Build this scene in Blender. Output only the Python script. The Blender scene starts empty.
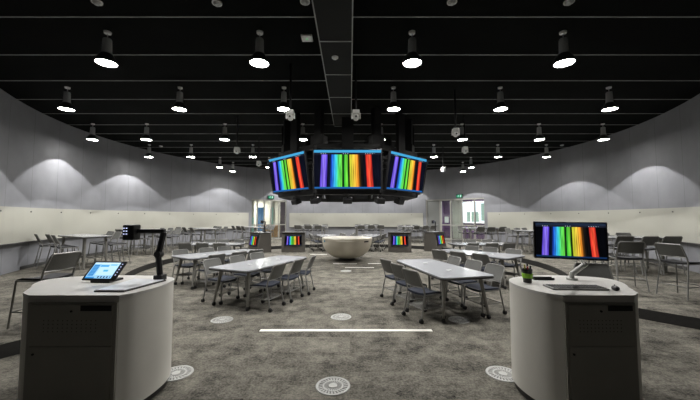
import bpy, bmesh, math, random
from mathutils import Vector, Matrix, Euler
random.seed(7)
S = bpy.context.scene
COL = S.collection
PI = math.pi
sin, cos = math.sin, math.cos

# ------------------------------------------------------------------ camera, world, exposure
FPX = 310.0                      # focal length in pixels of the 700 px wide frame
CAMH = 1.7
PITCH = math.atan(17 / FPX)
cam = bpy.data.objects.new('camera', bpy.data.cameras.new('camera'))
COL.objects.link(cam)
cam.data.sensor_width = 36
cam.data.lens = FPX * 36 / 700
cam.data.clip_start = 0.05
cam.data.clip_end = 100
cam.location = (0, 0, CAMH)
cam.rotation_euler = (PI / 2 + PITCH, 0, 0)
S.camera = cam
w = bpy.data.worlds.new('world'); S.world = w
w.use_nodes = True
w.node_tree.nodes['Background'].inputs[0].default_value = (0.5, 0.55, 0.6, 1)
w.node_tree.nodes['Background'].inputs[1].default_value = 0.3
S.view_settings.view_transform = 'Standard'
S.view_settings.look = 'None'
S.view_settings.gamma = 1
S.view_settings.use_curve_mapping = False
S.view_settings.exposure = 1.0
LAMP_SPOT = 140.0                # watts of each pendant's beam
LAMP_DISC = 34.0                 # emission strength of each pendant's diffuser

# room numbers
CEIL = 4.98
CW, RW = (0.1, 12.7), 10.3      # centre and radius of the round wall
CT, RT = (-0.1, 11.2), 6.55      # centre and radius of the sunken floor
TIER = 0.17
LH = 1.04                        # lectern height


def ray(px, py):
    x, v = (px - 350) / FPX, (200 - py) / FPX
    return Vector((x, cos(PITCH) - v * sin(PITCH), v * cos(PITCH) + sin(PITCH)))


def at(px, py, z):               # the point of height z seen at a pixel of the photograph
    r = ray(px, py)
    return r * ((z - CAMH) / r.z) + Vector((0, 0, CAMH))


def wall_theta(px):              # bearing on the round wall (from its centre, 0 = straight back)
    r = ray(px, 215); r = Vector((r.x, r.y)).normalized()
    c = Vector(CW)
    b = r.dot(c); t = b + math.sqrt(b * b - c.length_squared + RW * RW)
    p = r * t - c
    return math.atan2(p.x, p.y)


def wp(th, r=RW):
    return Vector((CW[0] + r * sin(th), CW[1] + r * cos(th), 0))


# ------------------------------------------------------------------ materials
def lin(c):
    return tuple(((v / 255) / 12.92 if v / 255 <= .04045 else ((v / 255 + .055) / 1.055) ** 2.4) for v in c) + (1,)


def mat(name, rgb, rough=.5, metal=0, var=.12, scale=30, bump=0.0, spec=.5, alpha=1):
    m = bpy.data.materials.new(name); m.use_nodes = True
    nt = m.node_tree; b = nt.nodes['Principled BSDF']
    b.inputs['Roughness'].default_value = rough
    b.inputs['Metallic'].default_value = metal
    b.inputs['Specular IOR Level'].default_value = spec
    b.inputs['Alpha'].default_value = alpha
    c = lin(rgb)
    tc = nt.nodes.new('ShaderNodeTexCoord'); nz = nt.nodes.new('ShaderNodeTexNoise')
    nz.inputs['Scale'].default_value = scale; nz.inputs['Detail'].default_value = 3
    rp = nt.nodes.new('ShaderNodeValToRGB')
    rp.color_ramp.elements[0].position = .3; rp.color_ramp.elements[1].position = .7
    rp.color_ramp.elements[0].color = tuple(v * (1 - var) for v in c[:3]) + (1,)
    rp.color_ramp.elements[1].color = tuple(min(1, v * (1 + var)) for v in c[:3]) + (1,)
    nt.links.new(tc.outputs['Object'], nz.inputs['Vector'])
    nt.links.new(nz.outputs['Fac'], rp.inputs['Fac'])
    nt.links.new(rp.outputs['Color'], b.inputs['Base Color'])
    if bump:
        bp = nt.nodes.new('ShaderNodeBump'); bp.inputs['Strength'].default_value = bump
        nt.links.new(nz.outputs['Fac'], bp.inputs['Height'])
        nt.links.new(bp.outputs['Normal'], b.inputs['Normal'])
    return m


def glow(name, rgb, strength):
    m = bpy.data.materials.new(name); m.use_nodes = True
    nt = m.node_tree; nt.nodes.remove(nt.nodes['Principled BSDF'])
    e = nt.nodes.new('ShaderNodeEmission')
    e.inputs[0].default_value = lin(rgb); e.inputs[1].default_value = strength
    nt.links.new(e.outputs[0], nt.nodes['Material Output'].inputs[0])
    return m


M = {}
M['white_body'] = mat('lectern_white', (222, 219, 211), .45, var=.03, scale=4)
M['lectern_top'] = mat('lectern_top', (214, 212, 207), .35, var=.03, scale=6)
M['panel_grey'] = mat('panel_grey', (170, 167, 158), .5, var=.04, scale=5)
M['black'] = mat('black_plastic', (22, 22, 24), .45, var=.1)
M['soft_black'] = mat('black_rubber', (30, 30, 30), .7, var=.1)
M['truss'] = mat('black_steel', (11, 11, 12), .6, var=.1)
M['frame_grey'] = mat('painted_steel', (134, 133, 130), .4, .35, var=.05)
M['leg_grey'] = mat('table_leg_grey', (128, 126, 120), .45, .2, var=.05)
M['mesh_back'] = mat('woven_grey_mesh', (98, 98, 95), .7, var=.25, scale=160, alpha=.88)
M['seat_navy'] = mat('navy_fabric', (30, 35, 48), .85, var=.2, scale=120)
M['seat_dark'] = mat('charcoal_fabric', (36, 36, 38), .85, var=.2, scale=120)
M['table_white'] = mat('white_laminate', (158, 160, 164), .16, var=.02, scale=3)
M['edge_dark'] = mat('dark_edge', (62, 60, 58), .5)
M['bar_top'] = mat('grey_laminate', (96, 94, 90), .3, var=.04, scale=4)
M['bowl'] = mat('bowl_cream', (214, 206, 190), .4, var=.03, scale=3)
M['bowl_top'] = mat('bowl_cream_top', (222, 216, 204), .3, var=.02, scale=3)
M['chrome'] = mat('brushed_metal', (190, 190, 190), .3, .8, var=.04)
M['vent_white'] = mat('vent_plastic', (165, 165, 161), .5, var=.04)
M['strip'] = mat('floor_strip_white', (235, 233, 225), .4, var=.03)
M['lamp_body'] = mat('lamp_grey', (200, 202, 202), .5, .1, var=.05)
M['lamp_shade'] = mat('lamp_shade', (190, 192, 192), .4, .0, var=.05)
M['shade'] = mat('dark_lamp_shade', (62, 64, 64), .4, .2, var=.05)
M['pod_grey'] = mat('pod_grey', (84, 80, 75), .5, var=.06, scale=6)
M['pod_dark'] = mat('pod_dark', (46, 44, 43), .5, var=.06, scale=6)
M['device_white'] = mat('device_white', (240, 240, 238), .4, var=.03)
M['pad_white'] = mat('visualiser_pad', (236, 240, 246), .3, var=.02)
M['key'] = mat('key_black', (40, 40, 42), .5)
M['silver'] = mat('silver_arm', (205, 205, 202), .4, .15, var=.03)
M['green'] = mat('lime_silicone', (140, 200, 40), .5, var=.05)
M['cup'] = mat('cup_black', (26, 28, 26), .35, var=.05)
M['door_frame'] = mat('door_frame', (168, 166, 160), .45, .1, var=.03)
M['door_grey'] = mat('door_leaf_grey', (122, 124, 122), .5, var=.03)
M['purple'] = mat('purple_paint', (92, 66, 104), .6, var=.04, scale=2)
M['cream'] = mat('cream_curtain', (200, 196, 184), .7, var=.08)
M['blue_sheet'] = mat('blue_banner', (96, 150, 205), .6, var=.08)
M['cyan_sheet'] = mat('pale_cyan_banner', (168, 208, 200), .6, var=.06)
M['plum_dark'] = mat('dark_plum_panel', (70, 60, 66), .5, var=.05)
M['duct_dark'] = mat('duct_dark', (92, 92, 90), .7)
M['glow_paint'] = mat('orange_glow_paint', (176, 138, 98), .5, var=.12, scale=9)
M['rail_dark'] = mat('marker_rail', (70, 70, 70), .5)
M['ceiling'] = mat('ceiling_black', (9, 11, 10), .85, var=.3, scale=1.2, spec=.08)
M['bulkhead'] = mat('bulkhead_black', (12, 14, 13), .85, var=.15, scale=2)
M['seam'] = mat('ceiling_seam', (165, 168, 166), .6, var=.2, scale=3)
M['wall_plain'] = mat('grey_rear_wall', (150, 150, 152), .8, var=.05, scale=2)
M['board'] = mat('whiteboard_enamel', (186, 185, 175), .07, var=.015, scale=1.5)
M['lamp_glow'] = glow('lamp_glow', (255, 252, 244), LAMP_DISC)
M['led_green'] = glow('led_green', (60, 255, 140), .8)
M['led_white'] = glow('led_white', (200, 210, 255), .7)
M['exit_green'] = glow('exit_green', (20, 170, 120), .35)
M['exit_white'] = glow('exit_white', (225, 255, 245), .45)
M['daylight'] = glow('daylight', (235, 245, 255), 1.0)
M['tree_light'] = glow('tree_light', (165, 190, 175), .6)
M['cyan_mark'] = mat('cyan_mark', (70, 140, 170), .5)
M['red'] = mat('red_pen', (200, 40, 40), .5)
M['yellow'] = mat('yellow_pen', (220, 210, 50), .5)

g = bpy.data.materials.new('door_glass'); g.use_nodes = True
_nt = g.node_tree; _nt.nodes.remove(_nt.nodes['Principled BSDF'])
_t = _nt.nodes.new('ShaderNodeBsdfTransparent'); _g = _nt.nodes.new('ShaderNodeBsdfGlossy'); _m = _nt.nodes.new('ShaderNodeMixShader')
_t.inputs[0].default_value = (.9, .94, .94, 1); _g.inputs['Roughness'].default_value = .03; _m.inputs[0].default_value = .09
_nt.links.new(_t.outputs[0], _m.inputs[1]); _nt.links.new(_g.outputs[0], _m.inputs[2]); _nt.links.new(_m.outputs[0], _nt.nodes['Material Output'].inputs[0])
M['glass'] = g


def node_mat(name):
    m = bpy.data.materials.new(name); m.use_nodes = True
    nt = m.node_tree
    return m, nt, nt.nodes['Principled BSDF'], lambda t: nt.nodes.new('ShaderNode' + t), nt.links.new


def math_node(N, L, op, a, b=None):
    n = N('Math'); n.operation = op
    for i, v in enumerate((a, b)):
        if v is None: continue
        if isinstance(v, (int, float)): n.inputs[i].default_value = v
        else: L(v, n.inputs[i])
    return n.outputs[0]


def carpet(name, lo, hi):
    m, nt, b, N, L = node_mat(name)
    tc = N('TexCoord')
    n1 = N('TexNoise'); n1.inputs['Scale'].default_value = 38; n1.inputs['Detail'].default_value = 6; n1.inputs['Roughness'].default_value = .75
    n2 = N('TexNoise'); n2.inputs['Scale'].default_value = 3.2; n2.inputs['Detail'].default_value = 8; n2.inputs['Roughness'].default_value = .78
    sc = N('VectorMath'); sc.operation = 'MULTIPLY'; sc.inputs[1].default_value = (1.0, 4.0, 1)
    fl = N('VectorMath'); fl.operation = 'FLOOR'
    wn = N('TexWhiteNoise'); wn.noise_dimensions = '2D'
    L(tc.outputs['Object'], n1.inputs['Vector']); L(tc.outputs['Object'], n2.inputs['Vector'])
    L(tc.outputs['Object'], sc.inputs[0]); L(sc.outputs[0], fl.inputs[0]); L(fl.outputs[0], wn.inputs['Vector'])
    a = math_node(N, L, 'MULTIPLY', n1.outputs['Fac'], .65)
    c = math_node(N, L, 'MULTIPLY', n2.outputs['Fac'], .75)
    d = math_node(N, L, 'MULTIPLY', wn.outputs['Value'], .07)
    s = math_node(N, L, 'ADD', math_node(N, L, 'ADD', a, c), d)
    rp = N('ValToRGB')
    rp.color_ramp.elements[0].position = .56; rp.color_ramp.elements[0].color = lin(lo)
    rp.color_ramp.elements[1].position = .90; rp.color_ramp.elements[1].color = lin(hi)
    L(s, rp.inputs['Fac']); L(rp.outputs['Color'], b.inputs['Base Color'])
    b.inputs['Roughness'].default_value = .95; b.inputs['Specular IOR Level'].default_value = .15
    bp = N('Bump'); bp.inputs['Strength'].default_value = .4; bp.inputs['Distance'].default_value = .01
    L(n1.outputs['Fac'], bp.inputs['Height']); L(bp.outputs['Normal'], b.inputs['Normal'])
    return m


M['carpet'] = carpet('grey_mottled_carpet', (22, 21, 20), (130, 126, 116))
M['tier_edge'] = mat('dark_riser', (44, 43, 41), .8, var=.15, scale=20)


def wall_material():
    m, nt, b, N, L = node_mat('grey_acoustic_wall')
    tc = N('TexCoord'); sp = N('SeparateXYZ'); L(tc.outputs['Object'], sp.inputs[0])
    ang = math_node(N, L, 'ARCTAN2', math_node(N, L, 'SUBTRACT', sp.outputs[0], CW[0]), math_node(N, L, 'SUBTRACT', sp.outputs[1], CW[1]))
    fr = math_node(N, L, 'FRACT', math_node(N, L, 'MULTIPLY', math_node(N, L, 'ADD', ang, 4.0), RW / 1.2))
    joint = math_node(N, L, 'LESS_THAN', fr, .012)
    nz = N('TexNoise'); nz.inputs['Scale'].default_value = 1.6; nz.inputs['Detail'].default_value = 5
    L(tc.outputs['Object'], nz.inputs['Vector'])
    rp = N('ValToRGB')
    rp.color_ramp.elements[0].position = .3; rp.color_ramp.elements[0].color = lin((134, 135, 140))
    rp.color_ramp.elements[1].position = .7; rp.color_ramp.elements[1].color = lin((144, 145, 150))
    L(nz.outputs['Fac'], rp.inputs['Fac'])
    mx = N('MixRGB'); mx.inputs[2].default_value = lin((112, 113, 118))
    L(joint, mx.inputs[0]); L(rp.outputs['Color'], mx.inputs[1]); L(mx.outputs[0], b.inputs['Base Color'])
    b.inputs['Roughness'].default_value = .85
    return m


M['wall'] = wall_material()


def spectrum(name, strength=1.0, bg=(16, 18, 30), bar=(70, 165, 215), task=(35, 95, 160)):
    """A desktop showing a spectrum photograph: title bar, taskbar and streaked colour bands, by the screen's own UV."""
    m, nt, b, N, L = node_mat(name)
    nt.nodes.remove(b)
    uv = N('UVMap'); sp = N('SeparateXYZ'); L(uv.outputs[0], sp.inputs[0])
    U, V = sp.outputs[0], sp.outputs[1]
    # streaks fan slightly with height
    uu = math_node(N, L, 'ADD', U, math_node(N, L, 'MULTIPLY', math_node(N, L, 'SUBTRACT', V, .5), math_node(N, L, 'MULTIPLY', math_node(N, L, 'SUBTRACT', U, .42), .10)))
    rp = N('ValToRGB'); cr = rp.color_ramp; cr.interpolation = 'LINEAR'
    stops = [(0, bg), (.095, bg), (.10, (92, 70, 205)), (.15, (150, 125, 250)), (.185, (95, 70, 215)), (.20, bg), (.245, (18, 28, 60)),
             (.26, (35, 90, 225)), (.30, (60, 165, 245)), (.34, (70, 225, 210)), (.36, (90, 225, 110)), (.41, (110, 230, 80)), (.425, (20, 50, 25)), (.445, (18, 40, 22)),
             (.455, (70, 200, 60)), (.495, (120, 225, 70)), (.51, (15, 35, 15)), (.53, (35, 45, 15)), (.54, (205, 215, 60)), (.60, (245, 205, 70)), (.655, (250, 150, 50)),
             (.67, (110, 70, 25)), (.70, (25, 22, 20)), (.775, bg), (.785, (225, 55, 45)), (.83, (250, 90, 60)), (.865, (190, 40, 35)), (.875, bg), (1, bg)]
    while len(cr.elements) < len(stops): cr.elements.new(.5)
    for e, (p, c) in zip(cr.elements, stops): e.position = p
    for e, (p, c) in zip(cr.elements, stops): e.color = lin(c)
    L(uu, rp.inputs['Fac'])
    mp = N('CombineXYZ'); L(math_node(N, L, 'MULTIPLY', uu, 75), mp.inputs[0]); L(math_node(N, L, 'MULTIPLY', V, 1.6), mp.inputs[1])
    nz = N('TexNoise'); nz.inputs['Scale'].default_value = 1.0; nz.inputs['Detail'].default_value = 2
    L(mp.outputs[0], nz.inputs['Vector'])
    st = math_node(N, L, 'MAXIMUM', .12, math_node(N, L, 'ADD', -.45, math_node(N, L, 'MULTIPLY', nz.outputs['Fac'], 2.7)))
    mul = N('MixRGB'); mul.blend_type = 'MULTIPLY'; mul.inputs[0].default_value = 1
    L(rp.outputs['Color'], mul.inputs[1]); L(st, mul.inputs[2])
    top = math_node(N, L, 'GREATER_THAN', V, .935)
    m1 = N('MixRGB'); m1.inputs[2].default_value = lin(bar); L(top, m1.inputs[0]); L(mul.outputs[0], m1.inputs[1])
    # ribbon under the title bar: a dark strip with pale icons
    rib = math_node(N, L, 'MULTIPLY', math_node(N, L, 'GREATER_THAN', V, .885), math_node(N, L, 'LESS_THAN', V, .935))
    m2 = N('MixRGB'); m2.inputs[2].default_value = lin((30, 34, 48)); L(rib, m2.inputs[0]); L(m1.outputs[0], m2.inputs[1])
    ic = math_node(N, L, 'GREATER_THAN', math_node(N, L, 'SINE', math_node(N, L, 'MULTIPLY', U, 190)), .55)
    band = math_node(N, L, 'ADD', math_node(N, L, 'MULTIPLY', math_node(N, L, 'GREATER_THAN', U, .1), math_node(N, L, 'LESS_THAN', U, .2)),
                     math_node(N, L, 'ADD', math_node(N, L, 'MULTIPLY', math_node(N, L, 'GREATER_THAN', U, .43), math_node(N, L, 'LESS_THAN', U, .52)), math_node(N, L, 'MULTIPLY', math_node(N, L, 'GREATER_THAN', U, .76), math_node(N, L, 'LESS_THAN', U, .9))))
    rib2 = math_node(N, L, 'MULTIPLY', math_node(N, L, 'GREATER_THAN', V, .9), math_node(N, L, 'LESS_THAN', V, .92))
    m3 = N('MixRGB'); m3.inputs[2].default_value = lin((190, 200, 215)); L(math_node(N, L, 'MULTIPLY', math_node(N, L, 'MULTIPLY', ic, band), rib2), m3.inputs[0]); L(m2.outputs[0], m3.inputs[1])
    bot = math_node(N, L, 'LESS_THAN', V, .045)
    m4 = N('MixRGB'); m4.inputs[2].default_value = lin(task); L(bot, m4.inputs[0]); L(m3.outputs[0], m4.inputs[1])
    e = N('Emission'); e.inputs[1].default_value = strength; L(m4.outputs[0], e.inputs[0])
    L(e.outputs[0], nt.nodes['Material Output'].inputs[0])
    return m


M['spectrum'] = spectrum('spectrum_screen', .54)
M['spectrum_small'] = spectrum('spectrum_monitor', .48, (7, 8, 12), (34, 46, 66), (22, 48, 86))


def control_screen():
    m, nt, b, N, L = node_mat('control_panel_screen')
    nt.nodes.remove(b)
    uv = N('UVMap'); sp = N('SeparateXYZ'); L(uv.outputs[0], sp.inputs[0])
    U, V = sp.outputs[0], sp.outputs[1]
    G = lambda v, a: math_node(N, L, 'GREATER_THAN', v, a)
    Ls = lambda v, a: math_node(N, L, 'LESS_THAN', v, a)
    X = lambda a, b: math_node(N, L, 'MULTIPLY', a, b)
    box = lambda a, b, c, d: X(X(G(U, a), Ls(U, b)), X(G(V, c), Ls(V, d)))
    col = None
    prev = N('RGB'); prev.outputs[0].default_value = lin((150, 205, 245)); prev = prev.outputs[0]
    lines = G(math_node(N, L, 'SINE', X(V, 70)), 0)
    for mask, c in ((box(0, 1, .9, 1), (205, 235, 255)), (box(.3, .98, .2, .88), (190, 228, 252)), (box(.03, .25, .15, .85), (55, 130, 195)),
                    (X(box(.05, .23, .2, .8), lines), (95, 165, 220)), (box(.3, .62, .72, .84), (70, 165, 225)), (box(.66, .92, .8, .88), (120, 195, 235)),
                    (box(.52, .7, .42, .54), (85, 180, 225)), (X(box(.4, .95, .03, .14), G(math_node(N, L, 'SINE', X(U, 55)), 0)), (40, 60, 80)), (box(0, .35, 0, .1), (60, 140, 200))):
        mx = N('MixRGB'); L(mask, mx.inputs[0]); L(prev, mx.inputs[1]); mx.inputs[2].default_value = lin(c); prev = mx.outputs[0]
    e = N('Emission'); e.inputs[1].default_value = .6; L(prev, e.inputs[0]); L(e.outputs[0], nt.nodes['Material Output'].inputs[0])
    return m


M['control'] = control_screen()


# ------------------------------------------------------------------ mesh helpers
class MB:
    def __init__(s):
        s.bm = bmesh.new(); s.uv = s.bm.loops.layers.uv.new('UVMap'); s.mi = 0

    def _take(s, verts, mtx=None):
        if mtx is not None: bmesh.ops.transform(s.bm, matrix=mtx, verts=verts)
        for f in {f for v in verts for f in v.link_faces}:
            f.material_index = s.mi
        return s

    def box(s, c, size, rot=(0, 0, 0), bev=0.0):
        r = bmesh.ops.create_cube(s.bm, size=1)
        vs = r['verts']
        bmesh.ops.scale(s.bm, vec=size, verts=vs)
        if bev:
            es = list({e for v in vs for e in v.link_edges})
            o = bmesh.ops.bevel(s.bm, geom=es, offset=bev, segments=2, affect='EDGES', profile=.5)
            vs = list({v for f in o['faces'] for v in f.verts} | {v for v in vs if v.is_valid})
            seen = set(vs); st = list(vs)
            while st:
                for e in st.pop().link_edges:
                    for v in e.verts:
                        if v not in seen: seen.add(v); st.append(v)
            vs = list(seen)
        return s._take(vs, Matrix.Translation(c) @ Euler(rot).to_matrix().to_4x4())

    def cyl(s, a, b, r0, r1=None, n=12, caps=True):
        a, b = Vector(a), Vector(b); d = b - a
        r = bmesh.ops.create_cone(s.bm, cap_ends=caps, segments=n, radius1=r0, radius2=r0 if r1 is None else r1, depth=d.length)
        return s._take(r['verts'], Matrix.Translation((a + b) / 2) @ d.to_track_quat('Z', 'Y').to_matrix().to_4x4())

    def ball(s, c, r, sc=(1, 1, 1), n=12):
        q = bmesh.ops.create_uvsphere(s.bm, u_segments=n, v_segments=max(6, n // 2), radius=r)
        return s._take(q['verts'], Matrix.Translation(c) @ Matrix.Diagonal((*sc, 1)))

    def tube(s, pts, r, n=8, closed=False):
        pts = [Vector(p) for p in pts]; N = len(pts); rings = []
        for i, p in enumerate(pts):
            a = pts[i - 1] if i or closed else p
            b = pts[(i + 1) % N] if i < N - 1 or closed else p
            t = (b - a).normalized()
            up = Vector((0, 0, 1)) if abs(t.z) < .92 else Vector((0, 1, 0))
            x = t.cross(up).normalized(); y = x.cross(t)
            rings.append([s.bm.verts.new(p + (x * cos(2 * PI * k / n) + y * sin(2 * PI * k / n)) * r) for k in range(n)])
        fs = []
        for i in range(N if closed else N - 1):
            A, B = rings[i], rings[(i + 1) % N]
            for k in range(n): fs.append(s.bm.faces.new((A[k], A[(k + 1) % n], B[(k + 1) % n], B[k])))
        if not closed: fs += [s.bm.faces.new(rings[0][::-1]), s.bm.faces.new(rings[-1])]
        for f in fs: f.material_index = s.mi
        return s

    def lathe(s, prof, n=48, c=(0, 0, 0)):
        rings = []
        for r, z in prof:
            if r < 1e-5: rings.append([s.bm.verts.new((c[0], c[1], c[2] + z))])
            else: rings.append([s.bm.verts.new((c[0] + r * cos(2 * PI * k / n), c[1] + r * sin(2 * PI * k / n), c[2] + z)) for k in range(n)])
        for A, B in zip(rings, rings[1:]):
            for k in range(n):
                q = [A[k % len(A)], A[(k + 1) % len(A)], B[(k + 1) % len(B)], B[k % len(B)]]
                u = []
                for v in q:
                    if v not in u: u.append(v)
                if len(u) > 2: s.bm.faces.new(u).material_index = s.mi
        return s

    def prism(s, poly, z0, z1):
        a = [s.bm.verts.new((p[0], p[1], z0)) for p in poly]; b = [s.bm.verts.new((p[0], p[1], z1)) for p in poly]
        n = len(poly); fs = [s.bm.faces.new(a[::-1]), s.bm.faces.new(b)]
        for i in range(n): fs.append(s.bm.faces.new((a[i], a[(i + 1) % n], b[(i + 1) % n], b[i])))
        for f in fs: f.material_index = s.mi
        return s

    def quad(s, p, uv=True):
        f = s.bm.faces.new([s.bm.verts.new(v) for v in p]); f.material_index = s.mi
        if uv:
            for l, c in zip(f.loops, ((0, 0), (1, 0), (1, 1), (0, 1))): l[s.uv].uv = c
        return s

    def slab(s, top, th):                     # a sheet given as rows of points, thickened along -normal
        rows = [[Vector(p) for p in r] for r in top]
        R, C_ = len(rows), len(rows[0])
        def nrm(i, j):
            a = rows[min(i + 1, R - 1)][j] - rows[max(i - 1, 0)][j]; b = rows[i][min(j + 1, C_ - 1)] - rows[i][max(j - 1, 0)]
            return a.cross(b).normalized()
        A = [[s.bm.verts.new(rows[i][j]) for j in range(C_)] for i in range(R)]
        B = [[s.bm.verts.new(rows[i][j] - nrm(i, j) * th) for j in range(C_)] for i in range(R)]
        fs = []
        for i in range(R - 1):
            for j in range(C_ - 1):
                fs.append(s.bm.faces.new((A[i][j], A[i + 1][j], A[i + 1][j + 1], A[i][j + 1])))
                fs.append(s.bm.faces.new((B[i][j], B[i][j + 1], B[i + 1][j + 1], B[i + 1][j])))
        for i in range(R - 1):
            fs.append(s.bm.faces.new((A[i][0], B[i][0], B[i + 1][0], A[i + 1][0])))
            fs.append(s.bm.faces.new((A[i][-1], A[i + 1][-1], B[i + 1][-1], B[i][-1])))
        for j in range(C_ - 1):
            fs.append(s.bm.faces.new((A[0][j], A[0][j + 1], B[0][j + 1], B[0][j])))
            fs.append(s.bm.faces.new((A[-1][j], B[-1][j], B[-1][j + 1], A[-1][j + 1])))
        for f in fs: f.material_index = s.mi
        return s

    def m(s, i): s.mi = i; return s

    def build(s, name, mats, parent=None, smooth=False, loc=(0, 0, 0), rot=(0, 0, 0), fixn=True):
        if fixn: bmesh.ops.recalc_face_normals(s.bm, faces=s.bm.faces)
        me = bpy.data.meshes.new(name); s.bm.to_mesh(me); s.bm.free()
        for q in (mats if isinstance(mats, (list, tuple)) else [mats]): me.materials.append(M[q])
        if smooth:
            for p in me.polygons: p.use_smooth = True
            me.set_sharp_from_angle(angle=math.radians(38))
        o = bpy.data.objects.new(name, me); COL.objects.link(o)
        o.location = loc; o.rotation_euler = rot; o.parent = parent
        return o


def tag(o, label, cat, group=None):
    o['label'] = label; o['category'] = cat
    if group: o['group'] = group
    return o


def thing(name, label, cat, loc=(0, 0, 0), rz=0, group=None):
    o = bpy.data.objects.new(name, None); COL.objects.link(o)
    o.empty_display_size = .1
    o.location = loc; o.rotation_euler = (0, 0, rz)
    return tag(o, label, cat, group)


def struct(o):
    o['kind'] = 'structure'; return o


KIDS = {}
def kids(o):
    if o.name not in KIDS: KIDS[o.name] = list(o.children)
    return KIDS[o.name]


def dup(root, loc, rz, label, group=None):
    r = root.copy(); COL.objects.link(r); r.location = loc; r.rotation_euler = (0, 0, rz); r['label'] = label
    if group: r['group'] = group
    for ch in kids(root):
        c = ch.copy(); COL.objects.link(c); c.parent = r
        for gch in kids(ch):
            d = gch.copy(); COL.objects.link(d); d.parent = c
    return r


ORD = ['first', 'second', 'third', 'fourth', 'fifth', 'sixth', 'seventh', 'eighth', 'ninth', 'tenth', 'eleventh', 'twelfth']

# ------------------------------------------------------------------ room shell
D1A, D1B = wall_theta(251.5), wall_theta(286.5)      # glazed door on the tablet side
D2A, D2B = wall_theta(440.5), wall_theta(484.5)      # glazed door on the keyboard side
DG0, DG1 = wall_theta(426), wall_theta(440.5)        # plain grey door next to it
DOORH = 2.9
END = math.radians(128)


def arc(a, b, step=math.radians(2.5)):
    n = max(1, int(abs(b - a) / step)); return [a + (b - a) * i / n for i in range(n + 1)]


def wall_piece(mb, a, b, z0, z1, r0=RW, r1=RW + .2):
    t = arc(a, b)
    mb.prism([wp(q, r0).xy for q in t] + [wp(q, r1).xy for q in reversed(t)], z0, z1)


mb = MB(); mb.box((0, 10, -.1), (26, 28, .2)); struct(mb.build('floor', 'carpet'))
mb = MB(); mb.box((0, 10, CEIL + .1), (26, 28, .2)); struct(mb.build('ceiling', 'ceiling'))
mb = MB(); wall_piece(mb, -END, D1A, 0, CEIL); struct(mb.build('wall_left', 'wall'))
mb = MB(); wall_piece(mb, D1A, D1B, DOORH, CEIL); wall_piece(mb, D1B, DG0, 0, CEIL); wall_piece(mb, DG0, D2B, DOORH, CEIL)
struct(mb.build('wall_back', 'wall'))
mb = MB(); wall_piece(mb, D2B, END, 0, CEIL); struct(mb.build('wall_right', 'wall'))
eL, eR = wp(-END), wp(END)
mb = MB()
mb.box((eL.x - .1, (eL.y - 2.5) / 2, CEIL / 2), (.2, eL.y + 2.5, CEIL)); mb.box((eR.x + .1, (eR.y - 2.5) / 2, CEIL / 2), (.2, eR.y + 2.5, CEIL))
mb.box((0, -2.6, CEIL / 2), (eR.x - eL.x + .4, .2, CEIL)); struct(mb.build('wall_front', 'wall_plain'))

# raised outer floor with its dark riser
THL, THR = math.radians(151), math.radians(140)


def tier_outer(th):
    d = Vector((sin(th), cos(th))); o = Vector(CT) - Vector(CW)
    b = o.dot(d); return Vector(CT) + d * (-b + math.sqrt(b * b - o.length_squared + (RW + .18) ** 2))


ts = arc(-THL, THR)
inn = [Vector((CT[0] + RT * sin(t), CT[1] + RT * cos(t))) for t in ts]
mb = MB(); mb.prism(inn + [tier_outer(t) for t in reversed(ts)], .001, TIER); o = struct(mb.build('floor_raised', ['carpet', 'tier_edge']))
for p in o.data.polygons:
    if abs(p.normal.z) < .5: p.material_index = 1
# ceiling seams and the black bulkhead
mb = MB()
for k in range(-5, 16):
    mb.box((0, 4.91 + 1.19 * k, CEIL - .004), (22, .022, .012))
struct(mb.build('trim_1', 'seam'))
BX0, BX1, BZ = -.50, .03, 4.6
mb = MB(); mb.box(((BX0 + BX1) / 2, 3.6, (BZ + CEIL) / 2), (BX1 - BX0, 12.2, CEIL - BZ)); struct(mb.build('ceiling_bulkhead', 'bulkhead'))
mb = MB()
for x in (BX0 - .006, BX1 + .006): mb.box((x, 3.6, BZ + .006), (.018, 12.2, .026))
for k in range(-3, 5): mb.box(((BX0 + BX1) / 2, 4.97 + 1.2 * k, BZ - .003), (BX1 - BX0, .022, .01))
struct(mb.build('trim_2', 'seam'))
# skirting
for nm, a, b in (('baseboard_left', -END + .3, D1A), ('baseboard_back', D1B, DG0), ('baseboard_right', D2B, END - .3)):
    mb = MB(); wall_piece(mb, a, b, TIER, TIER + .1, RW - .015, RW); struct(mb.build(nm, 'rail_dark'))

# whiteboards round the wall
WZ0, WZ1 = .98, 1.98


def whiteboard(a, b, label):
    t = thing('whiteboard', label, 'whiteboard', (*wp((a + b) / 2).xy, WZ0))
    def put(mb, name, mt):
        o = mb.build(name, mt, smooth=False); o.parent = t; o.matrix_parent_inverse = Matrix.Translation(-t.location); return o
    mb = MB(); wall_piece(mb, a, b, WZ0, WZ1, RW - .03, RW); put(mb, 'panel', 'board')
    mb = MB(); wall_piece(mb, a, b, WZ0 - .03, WZ0, RW - .09, RW); put(mb, 'marker_rail', 'rail_dark')
    n = int((b - a) * RW / 1.4)
    for i in range(n):
        q = a + (b - a) * (i + .5) / n
        p0, p1 = wp(q, RW - .03), wp(q, RW - .045)
        put(MB().cyl((p0.x, p0.y, WZ1 - .12), (p1.x, p1.y, WZ1 - .12), .022, n=10), 'fixing_stud', 'rail_dark')


whiteboard(-END + .12, D1A - .02, 'long curved whiteboard running from the glazed door out past the tablet lectern')
whiteboard(D1B + .02, DG0 - .02, 'curved whiteboard on the back wall behind the cream bowl, between the doors')
whiteboard(D2B + .02, END - .12, 'long curved whiteboard running from the purple entrance out past the keyboard lectern')


# ------------------------------------------------------------------ doors and what lies behind them
def chord(a, b, r=RW):
    p, q = wp(a, r), wp(b, r); d = (q - p); return p, d.normalized(), d.length


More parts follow.
